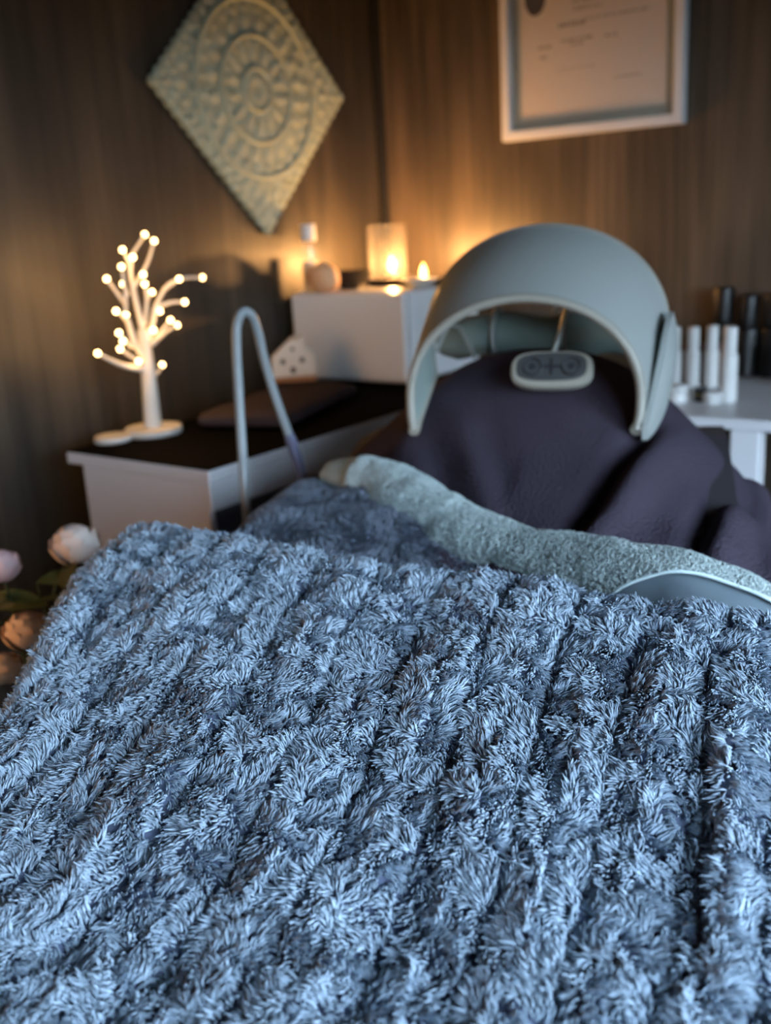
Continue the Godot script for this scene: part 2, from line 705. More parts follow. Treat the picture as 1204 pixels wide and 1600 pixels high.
func throw_blanket() -> void:
	var t := thing("fleece_throw", "thick slate blue fleece throw with channelled shaggy pile filling the foreground", "blanket")
	var rows := []
	var na := 130
	var nb := 130
	for j in nb + 1:
		var row := PackedVector3Array()
		var b := lerpf(-0.95, 0.17, float(j) / nb)
		for i in na + 1:
			row.append(throw_at(lerpf(-0.72, 0.78, float(i) / na), b) - Vector3(0, 0.003, 0))
		rows.append(row)
	obj("backing", MB.new().grid(rows), M.pile_backing, t)
	var kinds := 3
	var where: Array = []
	var cols: Array = []
	for k in kinds:
		var e: Array[Transform3D] = []
		where.append(e)
		cols.append(PackedColorArray())
	var base := Color(0.310, 0.388, 0.470)
	var count := 140000
	for k in count:
		var a := rng.randf_range(-0.71, 0.74)
		var b := rng.randf_range(-0.80, 0.10)
		# fewer where the photograph hardly shows the cloth
		if (a < -0.55 or a > 0.44 or b < -0.66) and rng.randf() < 0.55:
			continue
		var p := throw_at(a, b)
		var pa := throw_at(a + 0.003, b)
		var pb := throw_at(a, b + 0.003)
		var n := (pa - p).cross(pb - p)
		if n.length_squared() < 1e-16:
			continue
		n = n.normalized()
		if n.y < -0.2 or (n.y < 0.0 and false):
			n = -n
		# the pile lies in swirls, away from the channels and down the slope
		var g := groove(a, far_edge(a) + b)
		var fr := g - roundf(g)
		var ang := TAU * 0.85 * n1.get_noise_2d(a * 9.0 + 3.0 * roundf(g), b * 9.0) + TAU * 0.35 * n2.get_noise_2d(a * 24.0, b * 24.0 + 50.0)
		var dirn := Vector2.from_angle(ang - PI * 0.5) + Vector2(signf(fr) * 0.5 * exp(-pow(fr / 0.12, 2.0)), -0.25)
		dirn = dirn.normalized()
		var ta := (pa - p).normalized()
		var tb := (pb - p).normalized()
		var x := ta * dirn.x + tb * dirn.y
		x = (x - n * x.dot(n)).normalized()
		var z := x.cross(n)
		var sc := rng.randf_range(0.75, 1.2)
		var bs := Basis(x, n, z).scaled_local(Vector3(sc, sc * rng.randf_range(0.8, 1.15), sc))
		var kd := k % kinds
		where[kd].append(Transform3D(bs, p - n * 0.0015))
		var br := 1.0 + rng.randf_range(-0.20, 0.20) + 0.10 * n1.get_noise_2d(a * 14.0, b * 14.0 + 70.0)
		cols[kd].append(Color(base.r * br, base.g * br, base.b * br))
	for kd in kinds:
		scatter("pile", tuft_mesh(40 + kd, 3, 0.0092, 0.00098, [0.55, 0.7, 0.45][kd], [1.25, 1.45, 1.15][kd], 0.0025), where[kd], cols[kd], M.pile, t)


# the darker blanket that lies under the throw and shows at its far left
func under_at(s: float, t: float) -> Vector3:
	var out := s
	var down := 0.0
	var lim := 0.36 if s > 0 else 0.385
	var r := 0.06
	if absf(s) > lim - r:
		var ro := round_over(absf(s) - (lim - r), r)
		out = signf(s) * (lim - r + ro.x)
		down = ro.y
	var y := curve([Vector2(-0.8, 0.765), Vector2(-0.2, 0.77), Vector2(0.2, 0.835), Vector2(0.5, 0.872), Vector2(0.72, 0.888), Vector2(0.9, 0.898), Vector2(1.02, 0.885), Vector2(1.1, 0.86)], t)
	y -= 0.05 * sst(-0.25, 0.1, s) * sst(0.45, 0.6, t)
	y += 0.010 * n1.get_noise_2d(s * 6.0, t * 6.0) * sst(0.45, 0.6, t)
	return cw(out, y - down, t)


func under_blanket() -> void:
	var t := thing("fleece_blanket", "darker slate fleece blanket showing beyond the far left edge of the blue throw", "blanket")
	var rows := []
	for j in 61:
		var row := PackedVector3Array()
		for i in 61:
			row.append(under_at(lerpf(-0.62, 0.58, i / 60.0), lerpf(-0.75, 1.08, j / 60.0)))
		rows.append(row)
	obj("cloth", MB.new().grid(rows), M.slate_fleece, t)
	var where: Array[Transform3D] = []
	var cols := PackedColorArray()
	for k in 24000:
		var s := rng.randf_range(-0.50, 0.12)
		var tt := rng.randf_range(0.42, 1.08)
		var p := under_at(s, tt)
		var n := (under_at(s + 0.003, tt) - p).cross(under_at(s, tt + 0.003) - p).normalized()
		var ang := TAU * 0.8 * n1.get_noise_2d(s * 8.0, tt * 8.0 + 20.0)
		var x := (CR * cos(ang) + CB * sin(ang))
		x = (x - n * x.dot(n)).normalized()
		var sc := rng.randf_range(0.45, 0.7)
		where.append(Transform3D(Basis(x, n, x.cross(n)).scaled_local(Vector3(sc, sc, sc)), p))
		var br := rng.randf_range(0.8, 1.15)
		cols.append(Color(0.185 * br, 0.215 * br, 0.27 * br))
	scatter("pile", tuft_mesh(71, 5, 0.014, 0.0012, 0.3, 1.2, 0.003), where, cols, M.pile, t)


const ROLL := [[-0.300, 0.925, 0.985, 0.030], [-0.262, 0.932, 0.965, 0.038], [-0.235, 0.937, 0.945, 0.043], [-0.197, 0.935, 0.925, 0.047], [-0.144, 0.925, 0.875, 0.050], [-0.096, 0.912, 0.835, 0.051], [-0.051, 0.900, 0.795, 0.052], [0.029, 0.889, 0.745, 0.053], [0.119, 0.894, 0.695, 0.053], [0.200, 0.901, 0.65, 0.052], [0.273, 0.893, 0.62, 0.050], [0.346, 0.862, 0.60, 0.048], [0.395, 0.81, 0.59, 0.045], [0.41, 0.74, 0.585, 0.042]]


func roll_frame(f: float) -> Array:   # -> [top point, radius, direction along]
	var k := clampi(int(f), 0, ROLL.size() - 2)
	var u := f - k
	var a: Array = ROLL[maxi(k - 1, 0)]
	var b: Array = ROLL[k]
	var c: Array = ROLL[k + 1]
	var d: Array = ROLL[mini(k + 2, ROLL.size() - 1)]
	var va := Vector3(a[0], a[1], a[2])
	var vb := Vector3(b[0], b[1], b[2])
	var vc := Vector3(c[0], c[1], c[2])
	var vd := Vector3(d[0], d[1], d[2])
	var q := vb.cubic_interpolate(vc, va, vd, u)
	var along := (vc - va).normalized().lerp((vd - vb).normalized(), u).normalized()
	return [q, lerpf(b[3], c[3], u), along]


func roll_at(f: float, phi: float, grow := 0.0) -> Vector3:   # phi 0 = top, positive towards the camera side
	var fr := roll_frame(f)
	var q: Vector3 = fr[0]
	var along: Vector3 = fr[2]
	var r: float = fr[1]
	var c := cw(q.x, q.y - r, q.z)
	var dl := (CR * along.x + CB * along.z + Vector3.UP * along.y).normalized()
	var up := (Vector3.UP - dl * dl.y).normalized()
	var front := dl.cross(up)
	if front.dot(-CB) < 0:
		front = -front
	var lump := 1.0 + 0.10 * n1.get_noise_2d(f * 0.8, phi * 0.7 + 4.0)
	var rr := (r + grow) * lump
	return c + up * cos(phi) * rr + front * sin(phi) * rr * 1.12


func lining_from(f: float) -> float:   # where the piping runs round the roll
	return curve([Vector2(8.6, 2.1), Vector2(8.95, 1.35), Vector2(9.4, 0.80), Vector2(9.9, 0.50), Vector2(10.4, 0.36), Vector2(11.0, 0.30), Vector2(13.0, 0.28)], f)


func rolled_blanket() -> void:
	var t := thing("folded_blanket", "pale sage terry blanket folded back into a long roll with white piped edge", "blanket")
	var rows := []
	var n := 90
	var last := float(ROLL.size() - 1)
	for j in n + 1:
		var f := last * j / n
		var row := PackedVector3Array()
		var p1 := minf(2.5, lining_from(f)) if f > 8.6 else 2.5
		for i in 25:
			row.append(roll_at(f, lerpf(-2.4, p1, i / 24.0)))
		rows.append(row)
	obj("fold", MB.new().grid(rows), M.sage_terry, t)
	# open mouth of the fold at the left end
	var mouth := []
	for j in 5:
		var row := PackedVector3Array()
		for i in 17:
			row.append(roll_at(0.25 + j * 0.5, lerpf(-2.4, 2.5, i / 16.0), -0.008 - 0.004 * j))
		mouth.append(row)
	obj("inner_fold", MB.new().grid(mouth), M.slate_fleece, t)
	# smooth lining below the piping
	var lin := []
	var pip := []
	for j in 41:
		var f := lerpf(8.6, last, j / 40.0)
		var a := lining_from(f)
		var row := PackedVector3Array()
		for i in 13:
			row.append(roll_at(f, lerpf(a - 0.1, 2.7, i / 12.0), -0.006))
		lin.append(row)
		pip.append(roll_at(f, a, 0.0015))
	obj("lining", MB.new().grid(lin), M.lining, t, "smooth grey lining under the piped edge")
	obj("piping", MB.new().tube(pip, [0.0022], 8), M.piping, t, "thin pale piping along the edge")
	# terry loops
	var where: Array[Transform3D] = []
	var cols := PackedColorArray()
	for k in 30000:
		var f := rng.randf_range(2.0, last)
		var phi := rng.randf_range(-1.2, minf(2.3, lining_from(f)) if f > 8.6 else 2.3)
		var p := roll_at(f, phi)
		var nn := (roll_at(f, phi, 0.01) - p).normalized()
		var x := Vector3(rng.randf_range(-1, 1), rng.randf_range(-1, 1), rng.randf_range(-1, 1))
		x = (x - nn * x.dot(nn)).normalized()
		var sc := rng.randf_range(0.7, 1.2)
		where.append(Transform3D(Basis(x, nn, x.cross(nn)).scaled_local(Vector3(sc, sc, sc)), p))
		var br := rng.randf_range(0.8, 1.15)
		cols.append(Color(0.44 * br, 0.52 * br, 0.515 * br))
	var loop := MB.new()
	var pts := []
	for j in 7:
		var a := PI * j / 6.0
		pts.append(Vector3(-cos(a) * 0.0016, sin(a) * 0.0030, sin(a * 2.0) * 0.0005))
	loop.tube(pts, [0.0007], 4, false)
	scatter("terry_loops", loop.mesh(), where, cols, M.pile, t)


func towel_at(s: float, t: float) -> Vector3:
	var c := curve([Vector2(0.4, 0.845), Vector2(0.75, 0.865), Vector2(0.98, 0.925), Vector2(1.15, 0.995), Vector2(1.30, 1.052), Vector2(1.38, 1.045), Vector2(1.5, 0.99), Vector2(1.58, 0.93), Vector2(1.66, 0.86)], t)
	var lim := 0.40
	var a := minf(absf(s), lim - 0.04)
	var amp := lerpf(lerpf(0.04, 0.15, sst(0.75, 1.2, t)), 0.31, sst(1.15, 1.4, t))
	var y := c - amp * pow(a / 0.36, 2.5)
	var out := s
	if absf(s) > lim - 0.04:
		var ro := round_over(absf(s) - (lim - 0.04), 0.04)
		out = signf(s) * (lim - 0.04 + ro.x)
		y -= ro.y
		out += signf(s) * (0.020 * sin(t * 17.0 + s) + 0.012 * sin(t * 31.0)) * clampf(ro.y * 5.0, 0.0, 1.0)
		out += signf(s) * 0.05 * ro.y
	# soft folds running off to the right and the left
	var k := sst(0.02, 0.2, absf(s)) * sst(1.35, 1.05, t)
	y += k * sst(0.62, 0.75, t) * 0.012 * n1.get_noise_2d(s * 5.0 + t * 2.0, t * 2.2 - s * 3.0)
	if s > 0:
		var l1 := (s - 0.165) - 0.30 * (t - 1.0)
		y += sst(0.66, 0.8, t) * sst(1.2, 1.0, t) * (0.030 * exp(-pow((l1 - 0.045) / 0.035, 2.0)) - 0.024 * exp(-pow(l1 / 0.020, 2.0)))
		var l2 := (s - 0.285) - 0.16 * (t - 0.9)
		y += sst(0.66, 0.8, t) * sst(1.05, 0.92, t) * (0.026 * exp(-pow((l2 - 0.035) / 0.030, 2.0)) - 0.022 * exp(-pow(l2 / 0.016, 2.0)))
	else:
		var l3 := (s + 0.10) + 0.35 * (t - 1.0)
		y += sst(1.2, 1.0, t) * 0.010 * sin(l3 * 60.0) * exp(-pow(l3 / 0.09, 2.0))
	return cw(out, y, t)


func head_towel() -> void:
	var rows := []
	for j in 111:
		var row := PackedVector3Array()
		for i in 121:
			row.append(towel_at(lerpf(-0.66, 0.70, i / 120.0), lerpf(0.60, 1.66, j / 110.0)))
		rows.append(row)
	tag(obj("couch_towel", MB.new().grid(rows), M.plum_towel), "large dark plum towel spread over the raised head end of the couch", "towel")
	# rolled bolster behind the raised part, under the arch
	var b := thing("neck_bolster", "grey green rolled bolster with pale straps lying behind the dark towel hump", "bolster")
	var pts := []
	var rad := []
	for k in 17:
		var u := k / 16.0
		pts.append(cw(lerpf(-0.21, 0.22, u), 1.072 + 0.008 * sin(u * 9.0) - 0.02 * pow(u * 2 - 1, 2), 1.43))
		rad.append(0.042 * (1.0 - 0.55 * pow(absf(u * 2 - 1), 9.0)) + 0.003 * sin(u * 23.0))
	obj("cushion", MB.new().tube(pts, rad, 18), M.bolster, b)
	for s in [-0.09, 0.045]:
		var ring := []
		for k in 19:
			var a := TAU * k / 18.0
			ring.append(cw(s + 0.006 * sin(a), 1.074 + cos(a) * 0.047, 1.43 + sin(a) * 0.047))
		obj("strap", MB.new().tube(ring, [0.006], 8, false), M.arch_shell, b)


# ------------------------------------------------------------------ light-therapy arch
func arch_pt(w: float, u: float, off: float) -> Vector3:   # w depth 0..1, u along the arch -1..1, off outward
	var t := lerpf(1.09, 1.285, w)
	var cs := lerpf(0.0, 0.016, w)
	var a := lerpf(0.183, 0.204, w) + off
	var cy := lerpf(1.002, 1.082, w)
	var b := lerpf(0.160, 0.183, w) + off + 0.010 * sin(w * PI)
	var foot := lerpf(0.955, 1.02, w)
	var leg := 0.14
	if absf(u) > 1.0 - leg:
		var q := (absf(u) - (1.0 - leg)) / leg
		return cw(cs + signf(u) * (a - 0.006 * q * q), lerpf(cy, foot, q), t - 0.012 * q)
	var th := u / (1.0 - leg) * PI / 2
	return cw(cs + a * sin(th), cy + b * pow(cos(th), 0.92), t)


func light_arch() -> void:
	var t := thing("light_therapy_arch", "pale grey arched light therapy panel standing over the head of the couch", "therapy panel")
	var nu := 60
	var thick := 0.013
	var outer := []
	for k in nu + 1:
		var u := lerpf(-1.0, 1.0, float(k) / nu)
		var row := []
		for j in 13:
			row.append(arch_pt(j / 12.0, u, thick))
		outer.append(row)
	var inner := []
	for k in nu + 1:
		var u := lerpf(-1.0, 1.0, float(k) / nu)
		var row := []
		for j in 13:
			row.append(arch_pt(j / 12.0, u, 0.0))
		inner.append(row)
	obj("shell", MB.new().grid(outer), M.arch_shell, t)
	obj("inner_panel", MB.new().grid(inner), M.arch_inner, t)
	for w in [0.0, 1.0]:
		var pts := []
		for k in nu + 1:
			pts.append(arch_pt(w, lerpf(-1.0, 1.0, float(k) / nu), thick * 0.5))
		obj("rim", MB.new().tube(pts, [thick * 0.62], 10), M.arch_rim, t)
	for sg in [-1.0, 1.0]:
		# foot along the bottom edge
		var pts := []
		for k in 9:
			pts.append(arch_pt(k / 8.0, sg, thick * 0.5))
		obj("foot", MB.new().tube(pts, [0.011, 0.0095, 0.0085], 10), M.arch_rim, t)
		# curved side flap that props the panel
		var rows_o := []
		var rows_i := []
		for k in 15:
			var w := k / 14.0
			var ro := []
			var ri := []
			var low := 0.940 + 0.09 * pow(w, 1.5)
			var high := lerpf(0.965, 1.125, pow(sin(clampf(w * 1.25, 0.0, 1.0) * PI / 2), 1.2)) - 0.06 * sst(0.85, 1.0, w)
			for j in 7:
				var v := j / 6.0
				var s := 0.196 + 0.036 * sin(w * PI * 0.62) * (0.75 + 0.25 * sin(v * PI)) + 0.012 * w
				ro.append(cw(sg * (s + 0.005), lerpf(low, high, v), 1.07 + 0.20 * w))
				ri.append(cw(sg * (s - 0.004), lerpf(low, high, v), 1.07 + 0.20 * w))
			rows_o.append(ro)
			rows_i.append(ri)
		var mb := MB.new()
		mb.grid(rows_o)
		mb.grid(rows_i)
		for e in [0, 6]:
			var ro := []
			var ri := []
			for k in 15:
				ro.append(rows_o[k][e])
				ri.append(rows_i[k][e])
			mb.grid([ro, ri])
		mb.grid([rows_o[0], rows_i[0]])
		mb.grid([rows_o[14], rows_i[14]])
		if sg > 0.0:
			obj("side_flap", mb, M.arch_shell, t)
	# controller resting on the towel inside the arch
	var c := thing("control_pad", "rounded grey control pad with two round dials hanging on the towel inside the arch", "controller")
	var poly := []
	for k in 36:
		var a := TAU * k / 36.0
		var ca := cos(a)
		var sa := sin(a)
		poly.append(Vector2(0.068 * signf(ca) * pow(absf(ca), 0.5), 0.033 * signf(sa) * pow(absf(sa), 0.62) * (1.0 - 0.10 * absf(ca))))
	var ctr := cw(0.043, 1.038, 1.150)
	var ex := CR
	var ez := (-CB * 0.86 + Vector3.UP * 0.5).normalized()
	var ey := ez.cross(ex).normalized()
	obj("casing", MB.new().prism(poly, ctr, ex, ey, ez * 0.020, 0.004), M.arch_rim, c)
	var small := []
	for q in poly:
		small.append(q * Vector2(0.86, 0.76) + Vector2(0, 0.003))
	obj("face", MB.new().prism(small, ctr + ez * 0.020, ex, ey, ez * 0.0015, 0.0005), M.pad_face, c)
	for dx in [-0.031, 0.033]:
		var ring := []
		for k in 25:
			var a := TAU * k / 24.0
			ring.append(ctr + ez * 0.022 + ex * (dx + 0.0145 * cos(a)) + ey * (0.003 + 0.0145 * sin(a)))
		var d := obj("dial", MB.new().tube(ring, [0.0022], 6, false), M.pad_mark, c)
		var disc := []
		for k in 20:
			disc.append(Vector2(cos(TAU * k / 20.0), sin(TAU * k / 20.0)) * 0.006)
		obj("dial_centre", MB.new().prism(disc, ctr + ez * 0.0212 + ex * dx + ey * 0.003, ex, ey, ez * 0.002, 0.0004), M.pad_mark, d)
	for q in [Vector2(0.003, 0.015), Vector2(0.015, 0.003)]:
		var bar := [Vector2(-q.x, -q.y), Vector2(q.x, -q.y), Vector2(q.x, q.y), Vector2(-q.x, q.y)]
		obj("cross_mark", MB.new().prism(bar, ctr + ez * 0.0212 + ey * 0.003, ex, ey, ez * 0.0012, 0.0003), M.pad_mark, c)
	var cable := spline([ctr + ez * 0.008 + ey * 0.030, cw(0.050, 1.095, 1.20), cw(0.048, 1.122, 1.36), cw(0.040, 1.134, 1.43), cw(0.02, 1.125, 1.475), cw(0.0, 1.06, 1.50)], 6)
	obj("cable", MB.new().tube(cable, [0.0042], 8), M.arch_shell, c)
	var loop := spline([cw(-0.12, 1.04, 1.33), cw(-0.15, 1.09, 1.36), cw(-0.17, 1.10, 1.33), cw(-0.185, 1.06, 1.29)], 6)
	obj("tether", MB.new().tube(loop, [0.004], 8), M.arch_shell, c)


# ------------------------------------------------------------------ cabinet and wall things
func cabinet() -> void:
	var t := thing("white_cabinet", "low white cabinet with black top and white front rail along the left wall", "cabinet")
	var xa := -1.865
	var xb := -1.418
	var za := WZ + 0.02
	var zb := -1.322
	var zc := (za + zb) / 2
	var top := MB.new()
	top.box(Vector3((xa + xb) / 2, TOP - 0.016, zc), Vector3(xb - xa, 0.026, zb - za), 0.003)
	obj("top_board", top, M.white_laminate, t)
	obj("black_surface", MB.new().box(Vector3((xa + xb) / 2, TOP - 0.0015, zc), Vector3(xb - xa - 0.004, 0.003, zb - za - 0.004), 0.001), M.black_top, t)
	obj("end_panel", MB.new().box(Vector3(-1.624, 0.4125, zb - 0.012), Vector3(0.385, 0.815, 0.018), 0.002), M.white_laminate, t)
	obj("end_panel", MB.new().box(Vector3(-1.624, 0.4125, za + 0.012), Vector3(0.385, 0.815, 0.018), 0.002), M.white_laminate, t)
	obj("back_panel", MB.new().box(Vector3(-1.81, 0.4125, zc), Vector3(0.012, 0.81, zb - za - 0.05), 0.002), M.white_laminate, t)
	obj("front_rail", MB.new().box(Vector3(xb - 0.012, TOP - 0.0585, zc), Vector3(0.02, 0.057, zb - za - 0.003), 0.002), M.white_laminate, t)
	var w := (zb - za - 0.06) / 3.0
	for k in 3:
		var z := zb - 0.03 - w * (k + 0.5)
		for r in 2:
			var d := obj("drawer", MB.new().box(Vector3(xb - 0.034, 0.59 - r * 0.36, z), Vector3(0.018, 0.345, w - 0.008), 0.003), M.grey_front, t)
			obj("handle", MB.new().tube([Vector3(xb - 0.018, 0.70 - r * 0.36, z - 0.06), Vector3(xb - 0.018, 0.70 - r * 0.36, z + 0.06)], [0.005], 8), M.dark_metal, d)


func wall_art() -> void:
	var t := thing("carved_wall_panel", "pale carved square mandala panel hung as a diamond on the left wall", "wall art", Vector3(WX, 1.661, -2.195))
	var ex := Vector3(0, 0, 1)
	var ey := Vector3.UP
	var ez := Vector3(1, 0, 0)
	var hd := 0.388
	var poly := []
	var corners := [Vector2(hd, 0), Vector2(0, hd), Vector2(-hd, 0), Vector2(0, -hd)]
	var per := 68
	for e in 4:
		var a: Vector2 = corners[e]
		var b: Vector2 = corners[(e + 1) % 4]
		var nrm := ((a + b) * 0.5).normalized()
		for k in per:
			var u := float(k) / per
			var q := a.lerp(b, u) - nrm * (0.007 - 0.007 * absf(sin(u * PI * 17.0)))
			poly.append(q)
	obj("panel", MB.new().prism(poly, ez * 0.004, ex, ey, ez * 0.016, 0.002), M.carved_wood, t)
	# raised rings
	for rr in [[0.055, 0.006], [0.137, 0.0068], [0.229, 0.007]]:
		var ring := []
		for k in 65:
			var a := TAU * k / 64.0
			ring.append(ez * 0.021 + ex * cos(a) * rr[0] + ey * sin(a) * rr[0])
		obj("ring", MB.new().tube(ring, [rr[1]], 8, false), M.carved_wood_high, t)
	# petals in bands between the rings
	for band in [[10, 0.030, 0.016, 0.010], [14, 0.096, 0.030, 0.013], [24, 0.118, 0.012, 0.007], [20, 0.170, 0.024, 0.016], [28, 0.205, 0.014, 0.010], [36, 0.247, 0.010, 0.010]]:
		for k in band[0]:
			var a: float = TAU * (k + 0.5) / band[0]
			leaf(t, "petal", ez * 0.020, ex, ey, ez, a, band[1], band[2], band[3])
	# scrolls of leaves in the four corners
	for e in 4:
		var dirn := e * PI / 2
		for q in [[0.285, 0.0, 0.022, 0.014], [0.330, 0.0, 0.018, 0.010], [0.272, 0.16, 0.018, 0.011], [0.272, -0.16, 0.018, 0.011], [0.305, 0.09, 0.014, 0.008], [0.305, -0.09, 0.014, 0.008], [0.262, 0.33, 0.014, 0.010], [0.262, -0.33, 0.014, 0.010], [0.362, 0.0, 0.010, 0.006]]:
			leaf(t, "leaf_relief", ez * 0.020, ex, ey, ez, dirn + q[1], q[0], q[2], q[3])
	# pearl border along the edges
	for e in 4:
		var a: Vector2 = corners[e]
		var b: Vector2 = corners[(e + 1) % 4]
		var nrm := ((a + b) * 0.5).normalized()
		for k in 17:
			var u := (k + 0.5) / 17.0
			var q := a.lerp(b, u) - nrm * 0.018
			obj("pearl", MB.new().ball(ez * 0.0195 + ex * q.x + ey * q.y, Vector3(0.005, 0.0085, 0.0085), 8, 5), M.carved_wood_high, t)


func leaf(t: Node, called: String, o: Vector3, ex: Vector3, ey: Vector3, ez: Vector3, a: float, r: float, hl: float, hw: float) -> void:
	var rad := ex * cos(a) + ey * sin(a)
	var tan_ := -ex * sin(a) + ey * cos(a)
	var rows := []
	for k in 6:
		var u := k / 5.0 * 2.0 - 1.0
		var w := hw * pow(maxf(1.0 - u * u, 0.0), 0.7)
		var h := 0.006 * pow(maxf(1.0 - u * u, 0.0), 0.5)
		var c := o + rad * (r + u * hl)
		rows.append([c - tan_ * w, c - tan_ * w * 0.5 + ez * h * 0.9, c + ez * h * 0.45, c + tan_ * w * 0.5 + ez * h * 0.9, c + tan_ * w])
	obj(called, MB.new().grid(rows), M.carved_wood_high, t)


func certificate() -> void:
	var x0 := -1.553
	var x1 := -1.012
	var y0 := 1.502
	var y1 := 2.245
	var t := thing("framed_certificate", "white framed certificate with dark shield crest hanging on the back wall", "picture frame", Vector3((x0 + x1) / 2, y0, WZ))
	var w := x1 - x0
	var h := y1 - y0
	var fw := 0.026
	var dp := 0.034
	for sg in [-1.0, 1.0]:
		obj("frame_rail", MB.new().box(Vector3(sg * (w / 2 - fw / 2), h / 2, dp / 2), Vector3(fw, h, dp), 0.002), M.white_paint, t)
		obj("frame_rail", MB.new().box(Vector3(0, h / 2 + sg * (h / 2 - fw / 2), dp / 2), Vector3(w - 2 * fw, fw, dp), 0.002), M.white_paint, t)
	obj("mount", MB.new().box(Vector3(0, h / 2, 0.006), Vector3(w - 2 * fw, h - 2 * fw, 0.006), 0.001), M.mount_card, t)
	var pw := w - 2 * fw - 0.056
	var ph := h - 2 * fw - 0.056
	var tw := 384
	var tht := 544
	var im := Image.create(tw, tht, false, Image.FORMAT_RGB8)
	im.fill(Color(0.79, 0.745, 0.69))
	var r := RandomNumberGenerator.new()
	r.seed = 8
	# faint lines of print, too small in the photograph to be read
	var sx := func(u: float) -> int: return int(u * tw)
	var sy := func(v: float) -> int: return int((1.0 - v) * tht)
	var ink := Color(0.42, 0.38, 0.34)
	var lines := [[0.35, 0.64, 0.49, 0.020], [0.38, 0.60, 0.455, 0.014], [0.38, 0.58, 0.425, 0.012], [0.28, 0.45, 0.368, 0.020], [0.46, 0.88, 0.378, 0.010], [0.30, 0.50, 0.305, 0.014], [0.36, 0.44, 0.285, 0.012], [0.28, 0.52, 0.19, 0.005], [0.66, 0.84, 0.13, 0.008], [0.60, 0.68, 0.30, 0.010], [0.13, 0.22, 0.29, 0.016], [0.15, 0.20, 0.25, 0.014]]
	for l in lines:
		var x: float = l[0]
		while x < l[1]:
			var wl := r.randf_range(0.010, 0.030)
			var c := ink.lerp(Color(0.79, 0.745, 0.69), r.randf_range(0.1, 0.55))
			im.fill_rect(Rect2i(sx.call(x), sy.call(l[2] + l[3] * 0.5), maxi(2, sx.call(wl)), maxi(2, int(l[3] * tht))), c)
			x += wl + 0.008
	# shield crest
	for yy in range(sy.call(0.62), sy.call(0.425)):
		var v: float = float(yy - sy.call(0.62)) / (sy.call(0.425) - sy.call(0.62))
		var half: float = 0.078 if v < 0.62 else 0.078 * sqrt(maxf(0.0, 1.0 - pow((v - 0.62) / 0.38, 2.0)))
		var cx := 0.115
		var c := Color(0.13, 0.10, 0.17) if v > 0.42 else Color(0.40, 0.42, 0.46)
		im.fill_rect(Rect2i(sx.call(cx - half), yy, maxi(1, sx.call(2 * half)), 1), c)
	var pm := mat("certificate_paper", Color(1, 1, 1), 0.8)
	pm.albedo_texture = ImageTexture.create_from_image(im)
	var sheet := MB.new()
	var a := Vector3(-pw / 2, h / 2 - ph / 2, 0.0115)
	sheet.quad(sheet.p(a + Vector3(0, ph, 0), Vector2(0, 0)), sheet.p(a + Vector3(pw, ph, 0), Vector2(1, 0)), sheet.p(a + Vector3(pw, 0, 0), Vector2(1, 1)), sheet.p(a, Vector2(0, 1)))
	obj("sheet", sheet, pm, t)
	var g := MB.new()
	g.fquad(Vector3(-w / 2 + fw, fw, 0.024), Vector3(-w / 2 + fw, h - fw, 0.024), Vector3(w / 2 - fw, h - fw, 0.024), Vector3(w / 2 - fw, fw, 0.024))
	obj("pane", g, M.glass, t)


func side_table() -> void:
	var t := thing("side_table", "white table with square legs by the back wall right of the couch", "table")
	var xa := -0.99
	var xb := -0.10
	var za := WZ + 0.02
	var zb := -2.135
	obj("table_top", MB.new().box(Vector3((xa + xb) / 2, TOP - 0.012, (za + zb) / 2), Vector3(xb - xa, 0.024, zb - za), 0.003), M.white_laminate, t)
	obj("apron", MB.new().box(Vector3((xa + xb) / 2, TOP - 0.055, za + 0.03), Vector3(xb - xa - 0.06, 0.06, 0.02), 0.002), M.white_laminate, t)
	for q in [[-0.633, zb - 0.028], [-0.92, za + 0.06], [-0.16, zb - 0.028], [-0.16, za + 0.06]]:
		obj("leg", MB.new().box(Vector3(q[0], (TOP - 0.025) / 2, q[1]), Vector3(0.062, TOP - 0.025, 0.05), 0.003), M.white_laminate, t)


